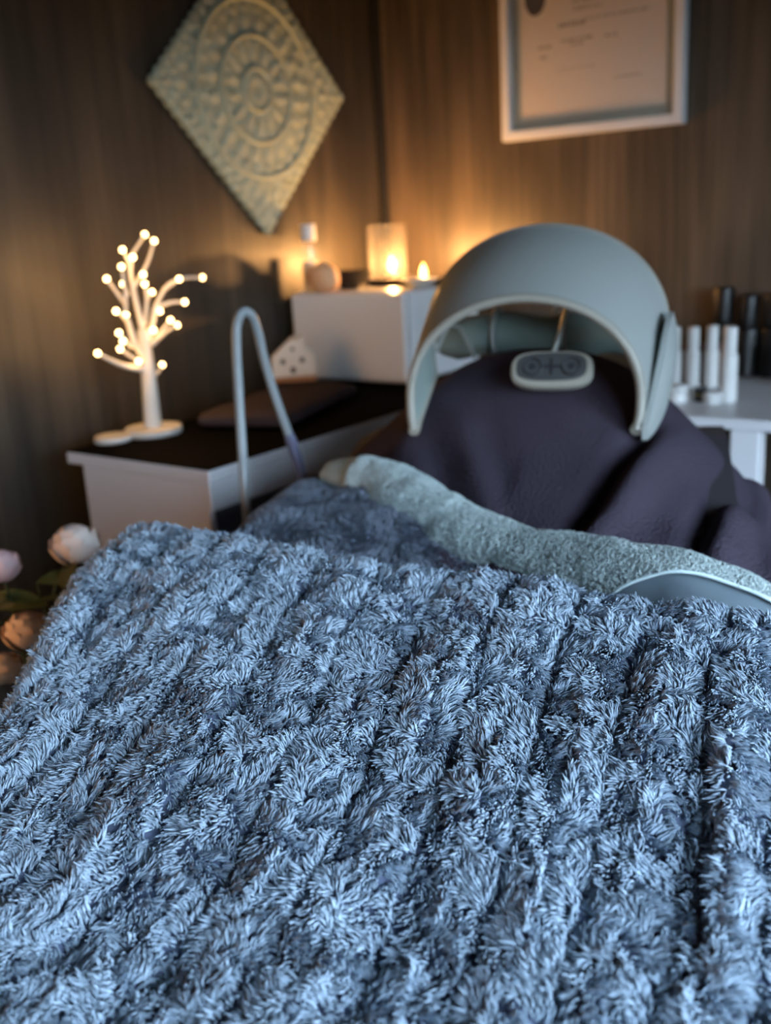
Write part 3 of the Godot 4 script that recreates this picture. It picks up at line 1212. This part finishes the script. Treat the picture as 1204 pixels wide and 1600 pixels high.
# ------------------------------------------------------------------ lit tree
func fairy_tree() -> void:
	var t := thing("lit_twig_tree", "small white twig tree with warm glowing bulbs standing on the black cabinet top", "lamp", Vector3(-1.815, TOP, -1.534))
	var disc := func(c: Vector3, r: float, h: float) -> MB:
		return MB.new().lathe([Vector2(0.0, 0.0), Vector2(r * 0.97, 0.0), Vector2(r, h * 0.2), Vector2(r, h * 0.8), Vector2(r * 0.96, h), Vector2(0.0, h)], c, 32)
	obj("base", disc.call(Vector3(0, 0, 0), 0.066, 0.017), M.bark_white, t)
	var trunk := spline([Vector3(0, 0.015, 0), Vector3(0, 0.09, -0.003), Vector3(0.0, 0.175, -0.006), Vector3(0, 0.24, -0.004)], 6)
	var rad := []
	for k in trunk.size():
		rad.append(lerpf(0.021, 0.012, pow(float(k) / (trunk.size() - 1), 1.2)))
	obj("trunk", MB.new().tube(trunk, rad, 12), M.bark_white, t)
	var bulbs := [Vector3(-0.019, 0.449, -0.060), Vector3(0.009, 0.434, -0.061), Vector3(-0.007, 0.419, 0.019), Vector3(0.014, 0.402, 0.010), Vector3(0.016, 0.384, 0.047), Vector3(-0.034, 0.359, 0.051), Vector3(-0.039, 0.344, 0.003), Vector3(0.035, 0.364, 0.005), Vector3(-0.017, 0.340, -0.041), Vector3(-0.019, 0.320, -0.061), Vector3(0.050, 0.347, -0.086), Vector3(0.002, 0.342, -0.205), Vector3(0.035, 0.293, -0.109), Vector3(0.003, 0.277, -0.059), Vector3(0.018, 0.255, -0.075), Vector3(-0.026, 0.236, -0.133), Vector3(0.017, 0.238, -0.021), Vector3(0.038, 0.293, 0.095), Vector3(0.007, 0.280, 0.044), Vector3(0.027, 0.245, 0.086), Vector3(0.020, 0.225, 0.072), Vector3(-0.034, 0.202, 0.039), Vector3(0.028, 0.176, 0.042), Vector3(0.013, 0.207, 0.139), Vector3(-0.013, 0.152, -0.061)]
	# boughs: start on the trunk, pass a knee, end near their bulbs
	var fork_a := Vector3(0, 0.24, -0.004)
	var left := Vector3(0.002, 0.335, 0.010)
	var right := Vector3(0.0, 0.287, -0.050)
	var boughs := [
		[Vector3(0, 0.17, -0.006), fork_a, left, Vector3(0.0, 0.395, 0.006), bulbs[0]],
		[left, Vector3(0.0, 0.385, -0.04), bulbs[1]],
		[Vector3(0, 0.20, -0.006), Vector3(0.0, 0.25, -0.035), right, Vector3(0.02, 0.333, -0.075), bulbs[10]],
		[Vector3(0.015, 0.325, -0.068), Vector3(0.01, 0.345, -0.13), bulbs[11]],
		[right, Vector3(0.02, 0.295, -0.08), bulbs[12]],
		[Vector3(0, 0.17, -0.004), Vector3(0.005, 0.21, 0.025), Vector3(0.005, 0.262, 0.038), bulbs[18], Vector3(0.01, 0.33, 0.040), bulbs[4]],
		[Vector3(0.005, 0.30, 0.038), Vector3(-0.02, 0.335, 0.045), bulbs[5]],
		[Vector3(0.005, 0.262, 0.038), Vector3(0.02, 0.285, 0.07), bulbs[17]],
		[Vector3(0.003, 0.20, 0.02), Vector3(0.015, 0.22, 0.055), bulbs[19]],
		[Vector3(0.0, 0.16, 0.0), Vector3(-0.02, 0.185, 0.025), bulbs[21]],
		[Vector3(0.0, 0.15, 0.0), Vector3(0.01, 0.17, 0.07), Vector3(0.01, 0.19, 0.11), bulbs[23]],
		[Vector3(0, 0.19, -0.006), Vector3(0.005, 0.225, -0.045), bulbs[14]],
		[Vector3(0, 0.205, -0.03), Vector3(-0.015, 0.225, -0.085), bulbs[15]],
		[Vector3(0, 0.13, 0.0), Vector3(-0.005, 0.135, -0.035), bulbs[24]],
		[left, Vector3(0.0, 0.39, 0.012), bulbs[2]],
		[Vector3(0.0, 0.25, -0.01), Vector3(-0.01, 0.30, -0.035), bulbs[8]],
	]
	for b in boughs:
		var pts := spline(b, 5)
		var rr := []
		for k in pts.size():
			rr.append(lerpf(0.0085 if b.size() > 3 else 0.005, 0.0028, pow(float(k) / (pts.size() - 1), 0.8)))
		obj("branch", MB.new().tube(pts, rr, 8), M.bark_white, t)
	# short twigs for the bulbs that sit beside a bough
	for q in [[3, left + Vector3(0, 0.04, 0)], [6, Vector3(-0.005, 0.32, 0.02)], [7, left], [9, Vector3(-0.01, 0.29, -0.03)], [13, Vector3(0, 0.255, -0.038)], [16, Vector3(0, 0.22, -0.006)], [20, Vector3(0.005, 0.205, 0.04)], [22, Vector3(0, 0.15, 0.0)]]:
		obj("twig", MB.new().tube(spline([q[1], q[1].lerp(bulbs[q[0]], 0.5) + Vector3(0, 0.004, 0), bulbs[q[0]]], 4), [0.003], 6), M.bark_white, t)
	var bm := MB.new().ball(Vector3.ZERO, Vector3(0.0062, 0.0062, 0.0062), 12, 8).mesh()
	for p in bulbs:
		var o := obj("bulb", bm, M.bulb_glow, t)
		o.position = p
		lamp(t, p, Color(1.0, 0.74, 0.42), 0.0014, 0.005)
	tag(obj("log_slice", disc.call(Vector3(-1.842, TOP, -1.437), 0.042, 0.013), M.bark_white), "thin pale disc lying left of the base of the lit twig tree", "coaster")


func gooseneck() -> void:
	var t := thing("gooseneck_stand", "grey gooseneck hose stand bent like a hook between cabinet and couch", "gooseneck lamp")
	var pts := spline([Vector3(-1.185, 0.03, -1.18), Vector3(-1.190, 0.40, -1.186), Vector3(-1.204, 0.824, -1.202), Vector3(-1.224, 0.932, -1.226), Vector3(-1.243, 1.040, -1.251), Vector3(-1.255, 1.115, -1.269), Vector3(-1.257, 1.145, -1.279), Vector3(-1.258, 1.159, -1.296), Vector3(-1.254, 1.153, -1.310), Vector3(-1.256, 1.125, -1.325), Vector3(-1.261, 1.071, -1.341), Vector3(-1.263, 1.016, -1.358), Vector3(-1.262, 0.958, -1.377), Vector3(-1.262, 0.905, -1.397)], 6)
	obj("hose", MB.new().tube(pts, [0.0085], 12), M.hose, t)
	obj("sleeve", MB.new().tube([Vector3(-1.2622, 0.925, -1.390), Vector3(-1.262, 0.905, -1.397), Vector3(-1.265, 0.856, -1.415), Vector3(-1.265, 0.80, -1.433), Vector3(-1.265, 0.76, -1.445)], [0.0085, 0.0115, 0.0115, 0.0105, 0.009], 12), M.sleeve, t, "lavender grey sleeve at the hose end")
	obj("base", MB.new().lathe([Vector2(0, 0), Vector2(0.11, 0), Vector2(0.112, 0.012), Vector2(0.10, 0.026), Vector2(0.02, 0.034), Vector2(0, 0.034)], Vector3(-1.185, 0, -1.18), 32), M.hose, t)


func cooler_box() -> void:
	var t := thing("white_box", "white boxy towel warmer standing across the far end of the cabinet", "appliance", Vector3(-1.782, TOP, -2.44))
	var w := 0.41
	var h := 0.262
	obj("body", MB.new().box(Vector3(0, h / 2 + 0.006, -0.012), Vector3(w, h - 0.012, 0.35), 0.008), M.white_gloss, t)
	obj("door", MB.new().box(Vector3(-0.004, h / 2 + 0.005, 0.180), Vector3(w - 0.006, h - 0.016, 0.026), 0.007), M.white_gloss, t)
	for q in [[-0.17, -0.15], [0.17, -0.15], [-0.17, 0.14], [0.17, 0.14]]:
		obj("foot", MB.new().lathe([Vector2(0, 0), Vector2(0.012, 0), Vector2(0.012, 0.012), Vector2(0, 0.012)], Vector3(q[0], 0, q[1]), 12), M.dark_metal, t)


func candle_flame(t: Node, at: Vector3, scale: float, energy: float) -> void:
	var prof := []
	for k in 10:
		var u := k / 9.0
		prof.append(Vector2(0.0065 * scale * sin(pow(u, 0.6) * PI) + 0.0001, u * 0.026 * scale))
	var o := obj("flame", MB.new().lathe(prof, Vector3.ZERO, 12), M.flame_glow, t)
	o.position = at
	lamp(t, at + Vector3(0, 0.012 * scale, 0), Color(1.0, 0.72, 0.42), energy, 0.008)


func on_box() -> void:
	var y := TOP + 0.262
	# tray
	var tr := thing("dark_tray", "dark oval tray on top of the white towel warmer holding the candles", "tray", Vector3(-1.76, y, -2.535))
	var rows := []
	for q in [Vector2(0.0, 0.003), Vector2(0.80, 0.003), Vector2(0.93, 0.010), Vector2(1.0, 0.020), Vector2(1.02, 0.019), Vector2(0.96, 0.008), Vector2(0.86, 0.0), Vector2(0.0, 0.0)]:
		var row := []
		for k in 40:
			var a := TAU * k / 40.0
			row.append(Vector3(cos(a) * 0.165 * q.x, q.y, sin(a) * 0.085 * q.x))
		rows.append(row)
	obj("dish", MB.new().grid(rows, true), M.tray, tr)
	# square glass holder with tealight
	var g := thing("glass_candle_holder", "square clear glass holder with a burning tealight beside the wall corner", "candle holder", Vector3(-1.848, y + 0.0075, -2.552))
	var gl := MB.new()
	var hw := 0.052
	var gh := 0.165
	for k in 4:
		var a := k * PI / 2 + 0.35
		var b := a + PI / 2
		var pa := Vector3(cos(a), 0, sin(a)) * hw * 1.35
		var pb := Vector3(cos(b), 0, sin(b)) * hw * 1.35
		gl.fquad(pa, pa + Vector3(0, gh, 0), pb + Vector3(0, gh, 0), pb)
	obj("glass_walls", gl, M.jar_glass, g)
	obj("base", MB.new().box(Vector3(0, 0.006, 0), Vector3(hw * 1.84, 0.012, hw * 1.84), 0.003, Basis(Vector3.UP, -0.35 + PI / 4)), M.jar_glass, g)
	var rimp := []
	for k in 5:
		var a := k * PI / 2 + 0.35
		rimp.append(Vector3(cos(a) * hw * 1.35, gh, sin(a) * hw * 1.35))
	obj("rim", MB.new().tube(rimp, [0.0022], 6, false), M.jar_glass, g)
	tealight("tealight", "burning tealight standing inside the square glass holder", Vector3(-1.836, y + 0.0205, -2.552), 2.0, 0.10)
	tealight("tealight", "burning tealight in the tray right of the square glass holder", Vector3(-1.712, y + 0.005, -2.54), 1.5, 0.10)
	var wd := thing("white_saucer", "small white saucer at the right front of the dark tray", "saucer", Vector3(-1.640, y, -2.415))
	obj("saucer_shell", MB.new().lathe([Vector2(0, 0.0), Vector2(0.026, 0.0), Vector2(0.030, 0.006), Vector2(0.050, 0.020), Vector2(0.052, 0.022), Vector2(0.049, 0.022), Vector2(0.028, 0.009), Vector2(0, 0.008)], Vector3.ZERO, 30), M.ceramic, wd)
	# bowl
	var b := thing("dark_bowl", "shallow dark bowl between the orange stone and the glass holder", "bowl", Vector3(-1.862, y + 0.001, -2.375))
	obj("bowl_shell", MB.new().lathe([Vector2(0, 0.0), Vector2(0.028, 0.0), Vector2(0.052, 0.018), Vector2(0.066, 0.050), Vector2(0.069, 0.050), Vector2(0.055, 0.015), Vector2(0.03, 0.004), Vector2(0, 0.004)], Vector3.ZERO, 30), M.tray, b)
	# tall clear bottle
	var p := thing("clear_bottle", "tall slim clear bottle with white cap at the left end of the towel warmer", "bottle", Vector3(-1.955, y, -2.31))
	obj("bottle_body", MB.new().lathe([Vector2(0, 0), Vector2(0.023, 0.0), Vector2(0.025, 0.004), Vector2(0.025, 0.125), Vector2(0.018, 0.14), Vector2(0.015, 0.145)], Vector3.ZERO, 24), M.jar_glass, p)
	obj("contents", MB.new().lathe([Vector2(0, 0.004), Vector2(0.0225, 0.004), Vector2(0.0225, 0.085), Vector2(0, 0.085)], Vector3.ZERO, 20), M.wax, p)
	obj("cap", MB.new().lathe([Vector2(0, 0.142), Vector2(0.022, 0.142), Vector2(0.0225, 0.146), Vector2(0.0225, 0.186), Vector2(0.021, 0.189), Vector2(0, 0.189)], Vector3.ZERO, 24), M.bottle_white, p)
	# orange stone
	var st := MB.new()
	var rows2 := []
	for k in 13:
		var th := PI * k / 12.0
		var row := []
		for j in 18:
			var a := TAU * j / 18.0
			var d := Vector3(sin(th) * cos(a), cos(th), sin(th) * sin(a))
			var rr := 1.0 + 0.07 * n1.get_noise_3d(d.x * 1.4 + 5.0, d.y * 1.4, d.z * 1.4)
			row.append(Vector3(d.x * 0.050 * (1.0 + 0.25 * maxf(-d.y, 0.0)), d.y * 0.042 + 0.040, d.z * 0.040) * Vector3(rr, 1.0 if d.y < 0 else rr, rr))
		rows2.append(row)
	st.grid(rows2, true)
	var so := obj("salt_stone", st, M.salt_stone)
	so.position = Vector3(-1.876, y, -2.272)
	tag(so, "rounded orange salt stone beside the tall clear bottle", "stone")


func tealight(called: String, label: String, at: Vector3, scale: float, energy: float) -> void:
	var t := thing(called, label, "candle", at, 0.0, "burning tealights")
	obj("cup", MB.new().lathe([Vector2(0, 0), Vector2(0.0185, 0), Vector2(0.019, 0.014), Vector2(0.0183, 0.014), Vector2(0.018, 0.002), Vector2(0, 0.002)], Vector3.ZERO, 24), M.tin, t)
	obj("wax", MB.new().lathe([Vector2(0, 0.003), Vector2(0.0175, 0.003), Vector2(0.0175, 0.011), Vector2(0, 0.0105)], Vector3.ZERO, 20), M.wax, t)
	obj("wick", MB.new().tube([Vector3(0, 0.010, 0), Vector3(0, 0.018, 0)], [0.0008], 6), M.pad_mark, t)
	candle_flame(t, Vector3(0, 0.016, 0), scale, energy)


func small_house() -> void:
	var t := thing("ceramic_house", "small white ceramic house ornament with wooden base on the folded charcoal towel", "ornament", Vector3(-1.815, TOP + 0.044, -2.045), 0.70)
	var poly := [Vector2(-0.058, 0.0), Vector2(0.058, 0.0), Vector2(0.058, 0.055), Vector2(0.034, 0.080), Vector2(0.034, 0.108), Vector2(0.016, 0.108), Vector2(0.016, 0.098), Vector2(0.0, 0.106), Vector2(-0.058, 0.055)]
	obj("base", MB.new().box(Vector3(0, 0.007, 0), Vector3(0.122, 0.014, 0.062), 0.003), M.pale_oak, t, "wooden base")
	obj("house_body", MB.new().prism(poly, Vector3(0, 0.014, -0.024), Vector3.RIGHT, Vector3.UP, Vector3(0, 0, 0.048), 0.003), M.ceramic, t)
	for q in [[-0.028, 0.050, 0.008], [0.024, 0.052, 0.008], [0.0, 0.082, 0.006], [-0.002, 0.026, 0.009]]:
		obj("window", MB.new().box(Vector3(q[0], q[1] + 0.006, 0.0245), Vector3(q[2] * 1.5, q[2] * 1.7, 0.004), 0.001), M.window_hole, t)


func cabinet_towel() -> void:
	var rows := []
	var ang := 0.30
	var bs := Basis(Vector3.UP, ang)
	for k in 29:
		var z := lerpf(-0.235, 0.235, k / 28.0)
		var row := []
		for j in 28:
			var a := TAU * j / 28.0
			var ca := cos(a)
			var sa := sin(a)
			var end := pow(maxf(1.0 - pow(absf(z) / 0.2385, 14.0), 0.02), 0.5)
			var x := 0.12 * signf(ca) * pow(absf(ca), 0.35) * (0.85 + 0.15 * end)
			var y := 0.022 + 0.020 * signf(sa) * pow(absf(sa), 0.5) * end
			if sa > 0.2:
				y += 0.004 * n1.get_noise_2d(x * 14.0, z * 14.0) + 0.004 * sin(x * 30.0 + 0.6)
			row.append(Vector3(-1.70, TOP + y, -1.86) + bs * Vector3(x, 0, z))
		rows.append(row)
	var mb := MB.new().grid(rows, true)
	mb.cap(rows[0])
	mb.cap(rows[-1], true)
	tag(obj("folded_towel", mb, M.charcoal_towel), "charcoal towel folded flat on the black cabinet top before the towel warmer", "towel")


func bottle(called: String, label: String, at: Vector3, h: float, r: float, m: Material, capm: Material, neck: float, group := "") -> void:
	var t := thing(called, label, "bottle", at, 0.0, group)
	var hb := h * neck
	obj("bottle_body", MB.new().lathe([Vector2(0, 0), Vector2(r * 0.94, 0), Vector2(r, 0.003), Vector2(r, hb - r * 0.35), Vector2(r * 0.8, hb - r * 0.08), Vector2(r * 0.55, hb), Vector2(0, hb)], Vector3.ZERO, 24), m, t)
	obj("cap", MB.new().lathe([Vector2(r * 0.5, hb - 0.001), Vector2(r * 0.80, hb + 0.001), Vector2(r * 0.80, h - 0.005), Vector2(r * 0.70, h), Vector2(0, h)], Vector3.ZERO, 20), capm, t)


func table_items() -> void:
	var y := TOP
	bottle("cosmetic_bottle", "white bottle at the left end of the row, half behind the arch flap", Vector3(-0.917, y, -2.479), 0.152, 0.0175, M.bottle_white, M.bottle_white, 0.62, "white bottles on the side table")
	bottle("cosmetic_bottle", "second white bottle from the left in the row on the white table", Vector3(-0.874, y, -2.492), 0.152, 0.0175, M.bottle_white, M.bottle_white, 0.62, "white bottles on the side table")
	bottle("cosmetic_bottle", "third white bottle from the left in the row, behind the white tub", Vector3(-0.831, y, -2.505), 0.154, 0.0175, M.bottle_white, M.bottle_white, 0.62, "white bottles on the side table")
	bottle("cosmetic_bottle", "front white bottle with wide body, nearest to the table edge", Vector3(-0.730, y, -2.325), 0.174, 0.0190, M.bottle_white, M.bottle_white, 0.66, "white bottles on the side table")
	bottle("rose_bottle", "short rose brown bottle between the first two white bottles from the left", Vector3(-0.905, y, -2.535), 0.105, 0.017, M.bottle_rose, M.bottle_rose, 0.8, "rose brown bottles behind the white ones")
	bottle("rose_bottle", "short rose brown bottle between the second and third white bottles from the left", Vector3(-0.862, y, -2.548), 0.105, 0.017, M.bottle_rose, M.bottle_rose, 0.8, "rose brown bottles behind the white ones")
	bottle("rose_bottle", "short rose brown bottle between the third and the front white bottle", Vector3(-0.818, y, -2.555), 0.105, 0.017, M.bottle_rose, M.bottle_rose, 0.8, "rose brown bottles behind the white ones")
	bottle("black_bottle", "tallest black bottle with broad cap against the back wall, leftmost black one", Vector3(-0.868, y, -2.70), 0.232, 0.034, M.bottle_black, M.bottle_black, 0.62, "black bottles against the back wall")
	bottle("black_bottle", "middle black bottle with narrow cap against the back wall", Vector3(-0.805, y, -2.705), 0.212, 0.034, M.bottle_black, M.bottle_black, 0.62, "black bottles against the back wall")
	bottle("black_bottle", "black bottle at the right end of the row against the back wall", Vector3(-0.742, y, -2.71), 0.216, 0.034, M.bottle_black, M.bottle_black, 0.62, "black bottles against the back wall")
	var t := thing("cream_jar", "small black jar with gold band at the front of the white table", "jar", Vector3(-0.792, y, -2.318))
	obj("jar_body", MB.new().lathe([Vector2(0, 0), Vector2(0.0155, 0), Vector2(0.016, 0.003), Vector2(0.016, 0.015), Vector2(0, 0.015)], Vector3.ZERO, 24), M.bottle_black, t)
	obj("band", MB.new().lathe([Vector2(0.0155, 0.0145), Vector2(0.0165, 0.0145), Vector2(0.0165, 0.0185), Vector2(0.0155, 0.0185)], Vector3.ZERO, 24), M.gold, t)
	obj("lid", MB.new().lathe([Vector2(0, 0.018), Vector2(0.0165, 0.018), Vector2(0.0165, 0.030), Vector2(0.015, 0.032), Vector2(0, 0.032)], Vector3.ZERO, 24), M.bottle_black, t)
	t = thing("white_tub", "low white tub with domed lid beside the small black jar", "jar", Vector3(-0.758, y, -2.300))
	obj("tub_body", MB.new().lathe([Vector2(0, 0), Vector2(0.019, 0), Vector2(0.021, 0.003), Vector2(0.021, 0.012), Vector2(0, 0.012)], Vector3.ZERO, 24), M.bottle_white, t)
	obj("lid", MB.new().lathe([Vector2(0.0, 0.0115), Vector2(0.0222, 0.0115), Vector2(0.0222, 0.021), Vector2(0.016, 0.026), Vector2(0, 0.027)], Vector3.ZERO, 24), M.bottle_white, t)
	t = thing("white_pot", "white lidded pot at the table edge close beside the arch flap", "jar", Vector3(-0.838, y, -2.292))
	obj("pot_body", MB.new().lathe([Vector2(0, 0), Vector2(0.021, 0), Vector2(0.023, 0.003), Vector2(0.023, 0.026), Vector2(0, 0.026)], Vector3.ZERO, 24), M.bottle_white, t)
	obj("lid", MB.new().lathe([Vector2(0, 0.0255), Vector2(0.024, 0.0255), Vector2(0.024, 0.038), Vector2(0.022, 0.040), Vector2(0, 0.040)], Vector3.ZERO, 24), M.bottle_white, t)
	t = thing("pink_vase", "pale pink round vase at the right edge of the photo on the white table", "vase", Vector3(-0.648, y, -2.58))
	obj("vase_body", MB.new().lathe([Vector2(0, 0), Vector2(0.02, 0), Vector2(0.022, 0.015), Vector2(0.034, 0.045), Vector2(0.036, 0.07), Vector2(0.028, 0.095), Vector2(0.016, 0.108), Vector2(0.018, 0.115), Vector2(0.014, 0.113), Vector2(0.012, 0.105), Vector2(0.02, 0.09)], Vector3.ZERO, 26), M.pink, t)


# ------------------------------------------------------------------ flowers at the left edge
func flowers() -> void:
	var foot := Vector3(-1.30, 0.0, -0.80)
	var v := thing("tall_vase", "tall dark floor vase holding the artificial flowers left of the couch", "vase", foot)
	obj("vase_body", MB.new().lathe([Vector2(0, 0), Vector2(0.075, 0), Vector2(0.08, 0.02), Vector2(0.095, 0.25), Vector2(0.07, 0.46), Vector2(0.055, 0.52), Vector2(0.062, 0.55), Vector2(0.054, 0.55), Vector2(0.048, 0.52), Vector2(0.06, 0.45)], Vector3.ZERO, 30), M.dark_metal, v)
	var heads := [
		[Vector3(-1.275, 0.846, -0.897), 0.037, "petal_white", "large white flower highest in the vase, just left of the cabinet end"],
		[Vector3(-1.325, 0.834, -0.795), 0.030, "petal_pink", "pale pink flower at the left edge above the green leaves"],
		[Vector3(-1.222, 0.765, -0.757), 0.032, "petal_peach", "peach flower lit from below, tucked against the edge of the throw"],
		[Vector3(-1.184, 0.742, -0.690), 0.026, "petal_peach", "small peach flower lowest in the vase beside the throw"],
	]
	for h in heads:
		var f := thing("flower", h[3], "flower", h[0], 0.0, "flowers in the floor vase")
		var rad: float = h[1]
		var golden := 2.39996
		for k in 30:
			var u := (k + 0.5) / 30.0
			var pol := acos(1.0 - 1.62 * u)            # from the top down to below the middle
			var shell := rad * (0.72 + 0.28 * u + 0.04 * sin(k * 2.1))
			var az := k * golden
			var half := lerpf(0.42, 0.62, u)
			var tilt := Basis(Vector3.UP, az) * Basis(Vector3(0, 0, -1), pol)
			var rows := []
			for j in 6:
				var w := (j / 5.0 - 0.5) * 2.0
				var row := []
				for i in 5:
					var q := (i / 4.0 - 0.5) * 2.0
					var wid := half * pow(maxf(1.0 - pow(w * 0.9, 4.0), 0.05), 0.5)
					var lift := shell * (1.0 + 0.10 * (-w) * (0.5 + 0.5 * u) + 0.04 * q * q)
					row.append(tilt * (Vector3(sin(w * half), cos(w * half), sin(q * wid)).normalized() * lift))
				rows.append(row)
			obj("petal", MB.new().grid(rows), M[h[2]], f)
		var stem := spline([Vector3(0, -rad * 0.4, 0), (foot + Vector3(0, 0.62, 0) - h[0]) * 0.5 + Vector3(0, 0.03, 0), foot + Vector3(0, 0.5, 0) - h[0]], 6)
		obj("stem", MB.new().tube(stem, [0.0028], 6), M.stem, f)
	var spray := thing("leaf_spray", "spray of olive green leaves among the flowers at the left edge", "leaves", foot)
	for q in [[Vector3(-0.01, 0.782, 0.004), 0.6, 0.05], [Vector3(0.0, 0.79, 0.03), 2.0, 0.046], [Vector3(0.04, 0.78, -0.04), 3.6, 0.045], [Vector3(-0.02, 0.75, 0.03), 4.5, 0.05], [Vector3(0.06, 0.82, -0.05), 5.4, 0.04], [Vector3(0.02, 0.80, -0.07), 1.2, 0.04], [Vector3(0.05, 0.74, 0.03), 2.8, 0.04]]:
		var c: Vector3 = q[0]
		var bs := Basis(Vector3.UP, q[1]) * Basis(Vector3.RIGHT, 0.5)
		var rows := []
		for j in 9:
			var u := j / 8.0
			var wid: float = q[2] * 0.42 * pow(sin(u * PI * 0.97 + 0.03), 0.8)
			var row := []
			for i in 5:
				var e := (i / 4.0 - 0.5) * 2.0
				row.append(c + bs * Vector3(q[2] * 2.0 * (u - 0.5), -0.3 * q[2] * u * u + 0.10 * wid * absf(e) * 4.0 * 0.5, wid * e))
			rows.append(row)
		var lf := obj("leaf", MB.new().grid(rows), M.leaf, spray)
		obj("stalk", MB.new().tube(spline([c + bs * Vector3(-q[2], 0, 0), c * 0.5 + Vector3(0, 0.30, 0), Vector3(0, 0.5, 0)], 4), [0.002], 5), M.stem, lf)


func floor_lantern() -> void:
	# warm lamp left of the couch, outside the photograph: it warms the cabinet end and the blanket edges
	var t := thing("floor_lantern", "small warm glowing globe lamp on a dark stand left of the couch", "lamp", Vector3(-1.38, 0.0, -0.16))
	obj("stand", MB.new().lathe([Vector2(0, 0), Vector2(0.09, 0), Vector2(0.09, 0.015), Vector2(0.015, 0.03), Vector2(0.013, 0.84), Vector2(0.04, 0.855), Vector2(0.04, 0.87), Vector2(0, 0.87)], Vector3.ZERO, 24), M.dark_metal, t)
	obj("globe_lamp", MB.new().ball(Vector3(0, 0.94, 0), Vector3(0.075, 0.075, 0.075), 24, 14), M.lantern_glow, t)
	lamp(t, Vector3(0, 0.94, 0), Color(1.0, 0.74, 0.50), 0.06, 0.07)
